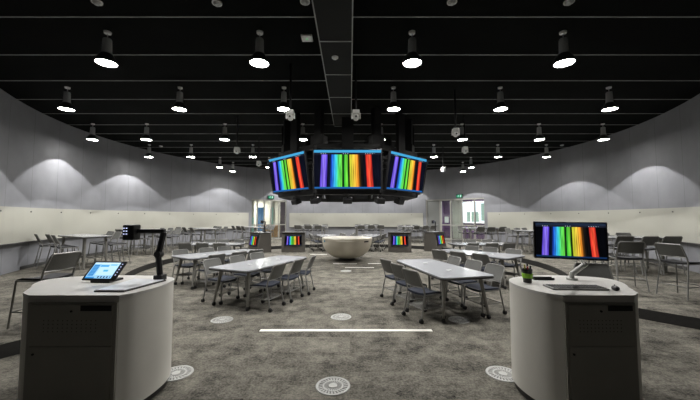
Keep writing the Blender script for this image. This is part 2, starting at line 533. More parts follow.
def glazed_door(name, a, b, posts, sub):
    """Frame of posts with glass panes on the chord from bearing a to b; local x runs along the chord."""
    p, d, Ln = chord(a, b, RW + .1)
    rz = math.atan2(d.y, d.x)
    t = bpy.data.objects.new(name, None); COL.objects.link(t); t.location = (p.x, p.y, TIER); t.rotation_euler = (0, 0, rz); struct(t)
    H = DOORH - TIER
    mb = MB()
    mb.box((Ln / 2, 0, H - .05), (Ln, .1, .1)); mb.box((Ln / 2, 0, .05), (Ln, .08, .1))
    for f in posts: mb.box((f * Ln, 0, H / 2), (.07 if 0 < f < 1 else .1, .1, H))
    mb.box((Ln / 2, 0, 1.0), (Ln, .06, .07))
    mb.build('door_frame', 'door_frame', t)
    for f0, f1 in zip(posts, posts[1:]):
        mb = MB(); mb.box(((f0 + f1) / 2 * Ln, 0, H / 2), ((f1 - f0) * Ln - .07, .012, H - .2)); mb.build('glass_pane', 'glass', t)
    mb = MB(); mb.tube([(sub * Ln, -.09, .8), (sub * Ln, -.09, 1.3)], .016); mb.cyl((sub * Ln, -.09, .85), (sub * Ln, -.02, .85), .01); mb.cyl((sub * Ln, -.09, 1.25), (sub * Ln, -.02, 1.25), .01)
    mb.build('door_handle', 'chrome', t)
    return t, Ln, rz


d1, L1n, rz1 = glazed_door('door_1', D1A, D1B, (0, .17, .36, .55, .78, 1), .38)
d2, L2n, rz2 = glazed_door('door_2', D2A, D2B, (0, .24, .5, .78, 1), .53)
p, d, Ln = chord(DG0, DG1, RW + .1)
d3 = bpy.data.objects.new('door_3', None); COL.objects.link(d3); d3.location = (p.x, p.y, TIER); d3.rotation_euler = (0, 0, math.atan2(d.y, d.x)); struct(d3)
H = DOORH - TIER
mb = MB(); mb.box((.04, 0, H / 2), (.08, .12, H)); mb.box((Ln - .04, 0, H / 2), (.08, .12, H)); mb.box((Ln / 2, 0, H - .04), (Ln, .12, .08)); mb.build('door_frame', 'door_frame', d3)
mb = MB(); mb.box((Ln / 2, .01, H / 2 - .04), (Ln - .16, .05, H - .09)); mb.build('door_leaf', 'door_grey', d3)
mb = MB(); mb.cyl((Ln - .2, -.02, 1.0), (Ln - .2, -.07, 1.0), .012); mb.tube([(Ln - .2, -.07, 1.0), (Ln - .32, -.07, 1.0)], .01); mb.build('door_handle', 'chrome', d3)


def lobby(name, door, Ln, rz, depth, paint, ix):
    """Small lobby beyond a glazed door: floor, ceiling, three walls."""
    mb = MB()
    mb.m(0).box((Ln / 2, depth, 1.5), (Ln + 2.4, .1, 3.2)); mb.box((-1.15, depth / 2 + .15, 1.5), (.1, depth - .3, 3.2)); mb.box((Ln + 1.15, depth / 2 + .15, 1.5), (.1, depth - .3, 3.2))
    mb.m(1).box((Ln / 2, depth / 2 + .15, 2.95), (Ln + 2.4, depth - .2, .1)); mb.m(2).box((Ln / 2, depth / 2 + .15, -.06), (Ln + 2.4, depth - .2, .1))
    o = mb.build(name, [paint, 'door_grey', 'carpet']); o.location = door.location; o.rotation_euler = (0, 0, rz); struct(o)
    return o


lobby('wall_lobby_left', d1, L1n, rz1, 2.6, 'cream', 0)
lobby('wall_lobby_right', d2, L2n, rz2, 2.6, 'purple', 1)


def in_door(d, rz, x, y, z):
    return Matrix.Translation(d.location) @ Matrix.Rotation(rz, 4, 'Z') @ Vector((x, y, z))


# daylight window in the purple lobby, block painted as floor glow and hung sheets in the other
o = bpy.data.objects.new('window_1', None); COL.objects.link(o); o.location = in_door(d2, rz2, L2n * .75 - 1.09, 2.5, 1.12); o.rotation_euler = (0, 0, rz2); struct(o)
MB().box((.25, 0, .75), (1.9, .02, 1.5)).build('window_pane', 'daylight', o)
MB().box((.05, -.02, .42), (.9, .01, .7)).box((.75, -.02, .75), (.25, .01, 1.2)).build('window_view', 'tree_light', o)
mb = MB()
for x in (-.72, -.1, .5, 1.2): mb.box((x, -.04, .75), (.06, .06, 1.56))
mb.box((.25, -.04, 0), (1.98, .06, .06)); mb.box((.25, -.04, 1.5), (1.98, .06, .06)); mb.build('window_frame', 'device_white', o)
n = MB().box((0, 0, .2), (.28, .012, .4)).build('paper_notice', 'device_white', loc=in_door(d2, rz2, L2n * .13, .04, 1.15), rot=(0, 0, rz2))
tag(n, 'white paper notice stuck to the first glass pane by the purple wall', 'notice')
for i, (x0, x1, z0, z1, mt, lb) in enumerate(((.02, .15, 1.5, 2.7, 'cream', 'narrow cream sheet hanging behind the outermost glass pane'), (.02, .15, .3, 1.5, 'cyan_sheet', 'pale cyan sheet hanging low behind the outermost glass pane'),
                                            (.24, .44, .35, 2.2, 'blue_sheet', 'bright blue sheet hanging behind the tall glass door'), (.60, .76, .9, 2.7, 'cream', 'cream sheet hanging between two glass panes near the middle post'), (.62, .69, .9, 2.2, 'cyan_sheet', 'thin pale cyan strip hanging over the cream sheet'))):
    mb = MB(); W_ = (x1 - x0) * L1n
    rows = [[(W_ * j / 8, .025 * sin(j * 1.9), z0 + (z1 - z0) * k) for j in range(9)] for k in (0, 1)]
    mb.slab(rows, .012)
    tag(mb.build('hanging_sheet', mt, smooth=True, loc=in_door(d1, rz1, x0 * L1n, .55 - .08 * (i == 4), 0), rot=(0, 0, rz1)), lb, 'sheet', 'sheets hanging in the lobby')
mb = MB(); W_ = .24 * L2n  # pale sheet added to give the second pane its cream reflection
mb.slab([[(W_ * j / 8, .03 * sin(j * 1.7), z) for j in range(9)] for z in (.1, 2.65)], .012)
tag(mb.build('hanging_sheet', 'cream', smooth=True, loc=in_door(d2, rz2, .25 * L2n - .15, .45, 0), rot=(0, 0, rz2)), 'pale sheet standing in for the reflection in the second glass pane of the purple entrance', 'sheet', 'sheets hanging in the lobby')
MB().box((.90 * L1n, .03, 1.33), (.14 * L1n, .05, 2.5)).build('side_panel', 'plum_dark', d1)
t = thing('floor_glow_block', 'low orange block standing in for the floor glow beyond the glass doors', 'floor glow', in_door(d1, rz1, L1n * .62, 1.5, 0), rz1)  # orange block put in for the warm glow on the lobby floor
MB().box((0, 0, .45), (1.9, .5, .8)).build('body', 'glow_paint', t); MB().box((0, 0, .88), (2.0, .6, .05)).build('glow_block_top', 'glow_paint', t)
for dd, rz, Ln in ((d1, rz1, L1n), (d2, rz2, L2n)):  # ceiling panel and area light added to brighten each lobby
    t = thing('added_lobby_panel', 'added flat white light panel on the lobby ceiling behind the %s' % ('hanging sheets' if dd is d1 else 'purple entrance glass'), 'light', in_door(dd, rz, Ln / 2, 1.2, 2.88), rz)
    MB().box((0, 0, .0), (1.2, .6, .03)).build('housing', 'device_white', t)
    MB().box((0, 0, -.02), (1.1, .5, .012)).build('diffuser', 'lamp_glow' if 0 else 'daylight', t)
    la = bpy.data.lights.new('lobby_fill', 'AREA'); la.energy = 105; la.size = 1.0; la.color = (1, .95, .88)
    lo = bpy.data.objects.new('lobby_fill', la); COL.objects.link(lo); lo.location = in_door(dd, rz, Ln / 2, 1.2, 2.82)


def exit_sign(px, th, label):
    pos = wp(th, RW - .045); pos.z = DOORH + .16
    t = thing('exit_sign', label, 'exit sign', pos, -th)
    MB().box((0, .01, 0), (.42, .05, .24), bev=.008).build('housing', 'black', t)
    MB().box((0, -.017, 0), (.37, .006, .19)).build('sign_face', 'exit_green', t)
    mb = MB()
    mb.ball((-.045, -.022, .06), .018, (1, .25, 1)); mb.tube([(-.05, -.022, .04), (-.065, -.022, -.01), (-.04, -.022, -.035), (-.06, -.022, -.075)], .009)
    mb.tube([(-.065, -.022, -.01), (-.095, -.022, -.03), (-.12, -.022, -.03)], .009); mb.tube([(-.1, -.022, .01), (-.055, -.022, .03), (-.01, -.022, .005)], .007)
    mb.box((.09, -.021, 0), (.075, .004, .15))
    mb.tube([(-.15, -.022, .02), (-.115, -.022, .02)], .006)
    mb.build('running_figure', 'exit_white', t)


exit_sign(270, wall_theta(270.5), 'small lit green exit sign above the door with hanging sheets')
exit_sign(460, wall_theta(460), 'small lit green exit sign above the purple entrance')


# ------------------------------------------------------------------ pendant lights
def make_lamp(loc, label):
    t = thing('pendant_light', label, 'pendant light', loc, 0, 'round pendant lights on the black ceiling')
    MB().cyl((0, 0, -.035), (0, 0, 0), .055, .06, n=16).build('canopy', 'device_white', t, True)
    MB().cyl((0, 0, -.14), (0, 0, -.03), .008).build('stem', 'lamp_body', t, True)
    MB().lathe([(0, -.13), (.06, -.13), (.068, -.15), (.074, -.36), (.085, -.40), (0, -.40)], 20).build('housing', 'lamp_body', t, True)
    MB().lathe([(.07, -.395), (.09, -.405), (.115, -.45), (.155, -.51), (.17, -.545), (.17, -.575), (.158, -.575), (.158, -.545), (.07, -.40)], 28).build('shade', 'shade', t, True)
    MB().lathe([(0, -.566), (.157, -.566), (.157, -.56), (0, -.56)], 28).build('diffuser', 'lamp_glow', t)
    return t


def beam(loc):
    la = bpy.data.lights.new('pendant_beam', 'SPOT')
    la.energy = LAMP_SPOT; la.spot_size = math.radians(106); la.spot_blend = .03; la.shadow_soft_size = .05; la.color = (1, .985, .965)
    lo = bpy.data.objects.new('pendant_beam', la); COL.objects.link(lo); lo.location = (loc[0], loc[1], loc[2] - .59)


rows = [('frontmost', 5.33, (-4.30, -1.6, 1.1, 3.78)),
        ('second', 7.68, (-7.15, -4.3, -1.67, 1.1, 3.8, 6.55)),
        ('third', 10.75, (-9.05, -7.15, -4.4, -1.66, 1.09, 3.95, 6.65, 8.9)),
        ('fourth', 13.9, (-9.1, -7.2, -4.4, -1.66, 1.09, 3.8, 6.7, 8.9)),
        ('fifth', 16.9, (-7.15, -4.45, -1.66, 1.09, 3.8, 6.65)),
        ('rearmost', 18.4, (-7.0, -4.4, -1.66, 1.09, 3.8, 6.75)),
        ('added back-wall', 21.3, (-4.2, -1.55, 1.05, 3.75))]  # last row added out of sight behind the screens, brightens the back wall
lamp0 = None
for rn, y, xs in rows:
    for i, x in enumerate(xs):
        lb = 'lit round pendant light, %s from the tablet side in the %s ceiling row' % (ORD[i], rn)
        if lamp0 is None: lamp0 = make_lamp((x, y, CEIL), lb)
        else: dup(lamp0, (x, y, CEIL), 0, lb)
        beam((x, y, CEIL))

# ------------------------------------------------------------------ ceiling cameras and small fittings
def make_cam(loc, label):
    t = thing('ceiling_camera', label, 'camera', loc, 0, 'white cameras on black ceiling poles')
    MB().cyl((0, 0, .10), (0, 0, CEIL - 3.85), .022, n=10).build('pole', 'truss', t, True)
    MB().box((0, 0, .075), (.15, .15, .09), bev=.012).build('base', 'device_white', t, True)
    mb = MB(); mb.box((-.085, 0, .0), (.025, .06, .12), bev=.006); mb.box((.085, 0, .0), (.025, .06, .12), bev=.006); mb.build('yoke', 'device_white', t)
    h = MB().ball((0, 0, -.03), .068, (1, 1, 1.1), 16).build('head', 'device_white', t, True)
    MB().cyl((0, -.06, -.03), (0, -.08, -.03), .02, n=14).build('lens', 'black', h)
    return t


cam0 = None
for px, py, yy, lb in ((290, 116, 6.5, 'white camera on a black pole beside the bulkhead, tablet side'), (356, 116, 6.5, 'white camera hanging close against the keyboard side of the black bulkhead'),
                   (456, 133, 7.85, 'white camera on a pole beside the third-row pendant, keyboard side'), (237, 151, 10.0, 'white camera on a long pole above the door with hanging sheets'),
                   (465, 150, 9.95, 'white camera on a pole above the purple entrance'), (443, 170, 14.1, 'far white camera above the plain grey door'), (259, 164, 12.5, 'white camera just beyond the hanging screens, tablet side')):
    loc = ((px - 350) / FPX * yy * 1.01, yy, 3.85)
    if cam0 is None: cam0 = make_cam(loc, lb)
    else: dup(cam0, loc, 0, lb)
t = thing('access_point', 'small white box with green light on the ceiling beside the bulkhead', 'access point', at(307, 38, CEIL - .02))
MB().box((0, 0, 0), (.2, .2, .04), bev=.01).build('housing', 'device_white', t); MB().cyl((0, .0, -.02), (0, 0, -.026), .008).build('status_light', 'led_green', t)
t = thing('sensor_dome', 'small white dome sensor under the black bulkhead', 'sensor', at(335, 57, BZ))
MB().cyl((0, 0, -.02), (0, 0, 0), .06, n=20).build('base', 'device_white', t, True); MB().ball((0, 0, -.02), .045, (1, 1, .7), 14).build('dome', 'device_white', t, True)
s0 = None
for px, py, lb in ((97, 1.5, 'small grey ceiling detector nearest above the tablet lectern'), (217, 2.4, 'small grey ceiling detector between the tablet lectern and the bulkhead'), (305, 1, 'small grey ceiling detector close beside the black bulkhead'),
                   (452, 1.2, 'small grey ceiling detector between the bulkhead and the keyboard lectern'), (569, 1.2, 'small grey ceiling detector nearest above the keyboard lectern'), (161, 146, 'small white ceiling detector near the curved wall, tablet side'), (562, 145, 'small white ceiling detector near the curved wall, keyboard side')):
    loc = at(px, py, CEIL)
    if s0 is None:
        s0 = thing('ceiling_detector', lb, 'detector', loc, 0, 'small ceiling detectors')
        MB().cyl((0, 0, -.02), (0, 0, 0), .075, n=20).build('base', 'device_white', s0, True); MB().cyl((0, 0, -.05), (0, 0, -.02), .035, .06, n=20).build('cap', 'lamp_shade', s0, True)
    else: dup(s0, loc, 0, lb)

# ------------------------------------------------------------------ hanging ring of screens
NS, CS = 8, (-.07, 11.27)
AP = 2.61
SW, SH, SZ = 1.93, 1.13, 3.035


def make_screen(loc, rz, label):
    t = thing('video_screen', label, 'screen', loc, rz, 'large screens on the hanging ring')
    tilt = -.17
    MB().box((0, .045, 0), (SW, .07, SH), bev=.008).build('casing', 'black', t, rot=(-tilt, 0, 0))
    MB().box((0, .152, 0), (.4, .15, .4)).build('bracket', 'truss', t)
    MB().quad([(-SW / 2 + .025, .004, -SH / 2 + .025), (SW / 2 - .025, .004, -SH / 2 + .025), (SW / 2 - .025, .004, SH / 2 - .025), (-SW / 2 + .025, .004, SH / 2 - .025)]).build('display', 'spectrum', t, rot=(-tilt, 0, 0), fixn=False)
    return t


sl = ['wide hanging screen facing the lecterns, flanked by two angled screens', 'hanging screen angled towards the keyboard side wall', 'hanging screen facing squarely to the keyboard side', 'hanging screen turned to the purple entrance', 'hanging screen facing the back whiteboard',
      'hanging screen turned to the door with hanging sheets', 'hanging screen facing squarely to the tablet side', 'hanging screen angled towards the tablet side wall']
for i in range(NS):
    a = 2 * PI * i / NS          # 0 faces the camera
    loc = (CS[0] + AP * sin(a), CS[1] - AP * cos(a), SZ)
    if i == 0: scr0 = make_screen(loc, a, sl[i])
    else: dup(scr0, loc, a, sl[i])
t = thing('screen_truss', 'black steel ring and masts carrying the large screens', 'truss', (*CS, 0))


def octa(r, z, off=PI / NS):
    return [(r * sin(2 * PI * i / NS + off), -r * cos(2 * PI * i / NS + off), z) for i in range(NS)]


RC = (AP - .36) / cos(PI / NS)
for z, h in ((2.42, .14), (3.78, .12)):
    mb = MB(); P = octa(RC, z)
    for i in range(NS):
        a, b = Vector(P[i]), Vector(P[(i + 1) % NS]); c = (a + b) / 2; dd = b - a
        mb.box(c, (dd.length, .16, h), (0, 0, math.atan2(dd.y, dd.x)))
    mb.build('ring_beam' if z < 3 else 'upper_ring_beam', 'truss', t)
for i in range(NS):
    a = 2 * PI * (i + .5) / NS
    x, y = RC * sin(a), -RC * cos(a)
    MB().box((x, y, 3.1), (.14, .14, 1.4), (0, 0, a)).build('corner_post', 'truss', t)
    mb = MB(); mb.box((x * .92, y * .92, 4.28), (.22, .22, 1.38), (0, 0, a)); mb.box((x * .92, y * .92, 3.95), (.42, .3, .34), (0, 0, a)); mb.build('mast', 'truss', t)
for i in range(NS):
    a = 2 * PI * i / NS
    x, y = (AP - .27) * sin(a), -(AP - .27) * cos(a)
    mb = MB(); mb.box((x, y, 3.05), (.5, .08, 1.2), (0, 0, a)); mb.box((x, y, 4.3), (.34, .12, 1.3), (0, 0, a)); mb.build('mounting_plate', 'truss', t)
mb = MB()
for i in range(4):
    a = PI * i / 4; mb.box((0, 0, 3.78), (2 * RC * .95, .1, .1), (0, 0, a + PI / 8))
mb.build('cross_beam', 'truss', t)
sp0 = None
for i, (a, r, lb) in enumerate(((0, AP - .34, 'black box under the middle of the wide hanging screen'), (PI / 8, RC, 'black box under the corner between wide and keyboard side screens'), (-PI / 8, RC, 'black box under the corner between wide and tablet side screens'),
                              (PI / 4, AP - .34, 'black box under the angled screen on the keyboard side'), (-PI / 4, AP - .34, 'black box under the angled screen on the tablet side'))):
    loc = (CS[0] + r * sin(a), CS[1] - r * cos(a), 2.27)
    if sp0 is None:
        sp0 = thing('hanging_speaker', lb, 'speaker', loc, a, 'black boxes hanging under the screen ring')
        MB().box((0, 0, -.09), (.26, .22, .15), (.35, 0, 0), bev=.015).build('cabinet', 'black', sp0); MB().box((0, 0, .0), (.05, .05, .12)).build('bracket', 'truss', sp0)
    else: dup(sp0, loc, a, lb)

# ------------------------------------------------------------------ bowl table
bx, by = at(347, 261, 0).xy; by += .33
t = thing('bowl_table', 'large round cream bowl-shaped table on a short pedestal', 'table', (bx, by, 0))
R = 1.0
prof = [(0, .10), (.36, .10)] + [(.36 + .62 * sin(q), .10 + .66 * (1 - cos(q)) ** .9) for q in [PI / 2 * k / 12 for k in range(1, 13)]] + [(1.0, .84), (1.0, .875), (.985, .885)]
MB().lathe(prof, 72).build('bowl', 'bowl', t, True)
MB().lathe([(.985, .885), (.9, .89), (0, .89)], 72).build('top', 'bowl_top', t, True)
MB().lathe([(0, 0), (.34, 0), (.34, .02), (.32, .03), (.32, .11), (0, .11)], 40).build('pedestal', 'pod_dark', t, True)
mb = MB()                                     # shallow pull-out tray line across the front
for k in range(-8, 9):
    pass
t0 = [-.42 + .84 * k / 16 for k in range(17)]
mb.tube([(1.002 * sin(q), -1.002 * cos(q), .815 - .02 * (1 - (q / .42) ** 2)) for q in t0], .012, 6); mb.build('tray_lip', 'bowl_top', t)
mb = MB()
for k, (wd, h) in enumerate(((.03, .05), (.045, .05), (.02, .05), (.045, .05), (.03, .05))):
    q = .74 + .05 * k; mb.box((.995 * sin(q), -.995 * cos(q), .77), (wd, .02, h), (0, 0, q))
mb.build('logo_mark', 'black', t)
q = -1.05; MB().box((.995 * sin(q), -.995 * cos(q), .78), (.07, .02, .07), (0, 0, q)).build('badge', 'cyan_mark', t)


# ------------------------------------------------------------------ seating
def make_chair(near=True, stool=False, label='', loc=(0, 0, 0), rz=0, group='', navy=True):
    t = thing('bar_stool' if stool else 'chair', label, 'stool' if stool else 'chair', loc, rz, group)
    sh = .68 if stool else .45                 # seat height
    bh = sh + (.34 if stool else .37)          # top of the back
    w = .22
    rows = [[(-.21 + .42 * j / 6, .21 - .40 * i / 5, sh + .012 - .018 * (1 - ((j - 3) / 3) ** 2) - (.02 if i == 0 else 0)) for j in range(7)] for i in range(6)]
    MB().slab(rows, -.035 if 0 else .035).build('seat', 'seat_navy' if navy else 'seat_dark', t, True)
    rows = [[(-.205 + .41 * j / 6, -.195 - .10 * i / 4 - .03 * (1 - ((j - 3) / 3) ** 2), sh + .10 + (bh - sh - .11) * i / 4) for j in range(7)] for i in range(5)]
    MB().slab(rows, .012).build('backrest', 'mesh_back', t, True)
    mb = MB()
    mb.tube([(-w, -.17, sh - .02), (-w, -.20, sh + .1), (-w + .005, -.30, bh - .03), (-w + .03, -.305, bh), (-.1, -.33, bh), (.1, -.33, bh), (w - .03, -.305, bh), (w - .005, -.30, bh - .03), (w, -.20, sh + .1), (w, -.17, sh - .02)], .013, 6)
    mb.tube([(-w, -.205, sh + .1), (-.1, -.23, sh + .1), (.1, -.23, sh + .1), (w, -.205, sh + .1)], .010, 6)
    mb.build('back_frame', 'frame_grey', t, True)
    mb = MB()
    mb.tube([(-w, -.18, sh - .025), (-w, .20, sh - .025), (w, .20, sh - .025), (w, -.18, sh - .025)], .012, 6, True); mb.build('seat_frame', 'frame_grey', t)
    cz = .02 if stool else .07
    sp = .05 if stool else .02
    for sx in (-1, 1):
        for fy, ty in ((.20, .20 + sp), (-.175, -.23 - sp)):
            mb = MB(); mb.tube([(sx * w, fy, sh - .02), (sx * (w + sp * .6), ty, cz)], .0135, 6)
            px_, py_ = sx * (w + sp * .6), ty
            if not stool and not near:
                mb.mi = 1; mb.cyl((px_ - .014, py_, .032), (px_ + .014, py_, .032), .032, n=8)
            lg = mb.build('leg', ['frame_grey', 'soft_black'], t, True)
            if near and not stool:
                mb = MB(); mb.cyl((px_ - .02, py_ - .012, .033), (px_ - .006, py_ - .012, .033), .033, n=14); mb.cyl((px_ + .006, py_ - .012, .033), (px_ + .02, py_ - .012, .033), .033, n=14)
                mb.box((px_, py_, .055), (.016, .03, .045)); mb.build('caster', 'soft_black', lg, True)
    if stool:
        mb = MB(); a = w + .02; mb.tube([(-a, -.22, .24), (-a, .23, .24), (a, .23, .24), (a, -.22, .24)], .010, 6, True); mb.build('footrest', 'frame_grey', t)
    elif near:
        mb = MB(); mb.tube([(-w, -.2, .2), (-w, .2, .2), (w, .2, .2), (w, -.2, .2)], .008, 6, True)
        for k in range(1, 9): mb.tube([(-w, -.2 + .4 * k / 9, .2), (w, -.2 + .4 * k / 9, .2)], .004, 4)
        mb.build('book_rack', 'frame_grey', t)
    return t


def tabletop_poly(w0, w1, L, r=.12):
    c = [(-w0 / 2, -L / 2), (w0 / 2, -L / 2), (w1 / 2, L / 2), (-w1 / 2, L / 2)]
    out = []
    for i, p in enumerate(c):
        p = Vector(p); a = (Vector(c[i - 1]) - p).normalized(); b = (Vector(c[(i + 1) % 4]) - p).normalized()
        p0, p1 = p + a * r, p + b * r
        for k in range(6):
            s = k / 5; out.append(tuple((p0 * (1 - s) ** 2) + p * (2 * s * (1 - s)) + p1 * s ** 2))
    return out


TW0, TW1, TL = 1.0, .84, 2.15


def make_table(loc, rz, label):
    t = thing('classroom_table', label, 'table', loc, rz, 'white tapered tables around the bowl')
    P = tabletop_poly(TW0, TW1, TL)
    MB().prism(P, .715, .735).build('tabletop', 'table_white', t)
    MB().prism([(x * 1.006, y * 1.003) for x, y in P], .69, .7145).build('edge_band', 'edge_dark', t)
    for sx in (-1, 1):
        for y, hw in ((-TL / 2 + .22, TW0 / 2 - .16), (TL / 2 - .22, TW1 / 2 - .14)):
            yy = y + (-.10 if y < 0 else .10)
            lg = MB().cyl((sx * (hw + .08), yy, .07), (sx * hw, y, .69), .022, .036, n=12).build('leg', 'leg_grey', t, True)
            MB().cyl((sx * (hw + .08) - .016, yy, .036), (sx * (hw + .08) + .016, yy, .036), .036, n=14).box((sx * (hw + .08), yy, .06), (.02, .03, .05)).build('caster', 'soft_black', lg, True)
    for y in (-.45, .45):
        MB().box((0, y, .739), (.10, .05, .008), bev=.003).build('power_outlet', 'lamp_shade', t)
    return t


def tbl(p_far, p_near):      # centre and heading of a table from the middles of its far and near ends
    c = (Vector(p_far) + Vector(p_near)) / 2; d = Vector(p_far) - Vector(p_near)
    return (c.x, c.y, 0), math.atan2(-d.x, d.y)


tables = []
tl = [(tbl((-1.40, 7.72), (-2.28, 5.80)), 'nearest the tablet lectern', True),
      (tbl((-2.85, 9.25), (-4.10, 7.55)), 'second from the tablet lectern', True),
      (tbl((1.42, 7.2), (1.95, 5.02)), 'nearest the keyboard lectern', True),
      (tbl((2.75, 9.25), (4.05, 7.62)), 'second from the keyboard lectern', True)]
def polar(deg, r=4.85):
    a = math.radians(deg); x, y = CT[0] + r * sin(a), CT[1] - r * cos(a)
    return ((x, y, 0), math.atan2(sin(a), -cos(a)) + PI / 2 + PI / 2 - PI if 0 else a)
tl += [(polar(-92), 'third from the tablet lectern', False), (polar(92), 'third from the keyboard lectern', False),
       (polar(-168, 5.2), 'behind the bowl, tablet side', False), (polar(168, 5.2), 'behind the bowl, keyboard side', False)]
tab0 = None; chN = chF = None
for (loc, rz), where, near in tl:
    lb = 'white tapered meeting table on grey wheeled legs, ' + where
    if tab0 is None: tab0 = make_table(loc, rz, lb)
    else: dup(tab0, loc, rz, lb)
    # chairs along both long sides
    Rm = Matrix.Rotation(rz, 3, 'Z')
    cx = Vector(CT).x
    for sx in (-1, 1):
        for k, y in enumerate((-.61, 0, .61)):
            hw = TW0 / 2 + (TW1 - TW0) / 2 * (y / TL + .5)
            lx = sx * (hw + .07 + random.uniform(-.02, .05))
            pos = Vector(loc) + Rm @ Vector((lx, y + random.uniform(-.04, .04), 0))
            ang = rz + (PI / 2 if sx > 0 else -PI / 2) + random.uniform(-.12, .12)
            if near and 'nearest' in where and (sx > 0) == ('tablet' in where): ang += .2 if 'tablet' in where else .28
            if 'lectern' in where:
                tabside = 'tablet' in where
                inner = (sx > 0) == tabside
                side = 'bowl side' if inner else 'wall side'
                pl = ('outer end', 'middle', 'inner end')[k]
            else:
                inner = (sx > 0) == ('tablet' in where)
                side = 'centre-line side' if not inner else 'doors side'
                pl = ('whiteboard end', 'middle', 'bowl end')[2 - k]
            lb = 'grey mesh-back chair, %s of the %s, table %s' % (pl, side, where)
            grp = 'chairs around the white tables'
            if near:
                if chN is None: chN = make_chair(True, False, lb, pos, ang, grp)
                else: dup(chN, pos, ang, lb)
            else:
                if chF is None: chF = make_chair(False, False, lb, pos, ang, grp)
                else: dup(chF, pos, ang, lb)

# ------------------------------------------------------------------ bar tables and stools on the raised floor
def make_bar(loc, rz, label):
    t = thing('bar_table', label, 'table', loc, rz, 'tall grey tables on the raised floor')
    MB().prism(tabletop_poly(.75, .75, 1.85, .06), .935, .955).build('tabletop', 'table_white', t)
    MB().prism(tabletop_poly(.756, .756, 1.856, .06), .91, .9345).build('edge_band', 'edge_dark', t)
    for sx in (-1, 1):
        for sy in (-1, 1):
            MB().cyl((sx * .28, sy * .84, 0), (sx * .26, sy * .76, .91), .028, .036, n=10).build('leg', 'leg_grey', t, True)
    mb = MB(); mb.box((0, .79, .3), (.5, .03, .04)); mb.box((0, -.79, .3), (.5, .03, .04)); mb.box((0, 0, .3), (.03, 1.56, .04)); mb.build('foot_bar', 'leg_grey', t)
    return t


bars = [((-8.35, 9.8), 60, 'behind the tablet lectern'), ((-8.6, 13.3), 62, 'second along the tablet wall'), ((-7.55, 16.0), 50, 'third along the tablet wall'), ((-5.7, 18.3), 45, 'by the hanging sheets'),
        ((-2.5, 20.3), 80, 'behind the bowl nearer hanging sheets'), ((1.25, 20.4), 95, 'behind the bowl nearer grey door'), ((4.1, 19.3), 115, 'in front of the grey door'),
        ((7.0, 16.6), 100, 'inside the purple entrance'), ((8.1, 13.6), 115, 'second along the keyboard wall'), ((8.0, 9.1), 85, 'behind the keyboard lectern')]
b0 = st0 = None
for (x, y), deg, where in bars:
    rz = math.radians(deg)
    lb = 'tall narrow table with pale top, ' + where
    if b0 is None: b0 = make_bar((x, y, TIER), rz, lb)
    else: dup(b0, (x, y, TIER), rz, lb)
    Rm = Matrix.Rotation(rz, 3, 'Z')
    for sx in (-1, 1):
        for k, ly in enumerate((-.60, 0, .60)):
            pos = Vector((x, y, TIER)) + Rm @ Vector((sx * (.375 + .2 + random.uniform(-.03, .1)), ly + random.uniform(-.03, .03), 0))
            ang = rz + (PI / 2 if sx > 0 else -PI / 2) + random.uniform(-.15, .15)
            toC = (Vector(CW) - Vector((x, y))).normalized(); lean = (Rm @ Vector((sx, 0, 0))).xy.dot(toC)
            end = (Rm @ Vector((0, ly, 0))).x
            lb = 'high stool, %s, %s side, table %s' % ('middle' if k == 1 else ('keyboard end' if end > 0 else 'tablet end'), 'bowl' if lean > 0 else 'whiteboard', where)
            if st0 is None: st0 = make_chair(False, True, lb, pos, ang, 'high stools at the tall tables', False)
            else: dup(st0, pos, ang, lb)
# loose stools by the lecterns
dup(st0, (-4.35, 4.5, TIER), math.radians(85), 'grey high stool with empty seat right behind the tablet lectern', 'loose high stools')
dup(st0, (3.42, 4.25, 0), math.radians(165), 'high stool with only its dark mesh back showing behind the keyboard lectern', 'loose high stools')
dup(st0, (5.9, 6.7, TIER), math.radians(-20), 'nearest grey high stool between monitor and keyboard side whiteboard', 'loose high stools')
dup(st0, (6.35, 6.0, TIER), math.radians(-80), 'high stool half in view beyond the keyboard lectern edge', 'loose high stools')


# ------------------------------------------------------------------ document cameras (used on the lectern and the pods)
def make_doccam(loc, rz, label, plate=None):
    t = thing('document_camera', label, 'document camera', loc, rz, 'black document cameras')
    q4 = [at(94, 292, LH), at(124, 292.3, LH), at(166, 281, LH), at(135, 279.7, LH)]
    qc = sum(q4, Vector()) / 4
    pl = (lambda f: [(x * f, y * f) for x, y in plate]) if plate else lambda f: [tuple((qc + (q - qc) * f - Vector(loc)).xy) for q in q4]
    mb = MB(); mb.prism([*pl(1.0)], .0, .012); mb.build('base_plate', 'pod_dark', t)
    mb = MB(); mb.prism([*pl(.93)], .0125, .017); mb.build('work_surface', 'pad_white', t)
    MB().box((.075, .12, .03), (.09, .1, .06), bev=.01).build('foot', 'black', t)
    a = MB(); a.tube([(.075, .12, .04), (.05, .12, .25), (.055, .12, .30), (.10, .12, .50)], .03, 8).build('lower_arm', 'black', t, True)
    MB().cyl((.055, .085, .27), (.055, .155, .27), .034, n=14).build('elbow_joint', 'soft_black', t, True)
    MB().box((-.04, .12, .512), (.30, .05, .045), bev=.008).build('upper_arm', 'black', t)
    h = MB().box((-.225, .10, .50), (.115, .12, .16), bev=.012).build('camera_head', 'black', t)
    mb = MB()
    for k in range(3):
        for j in range(2): mb.box((-.265 + .028 * j, .038, .545 - .03 * k), (.014, .004, .008))
    mb.build('indicator_lights', 'led_white', h)
    return t


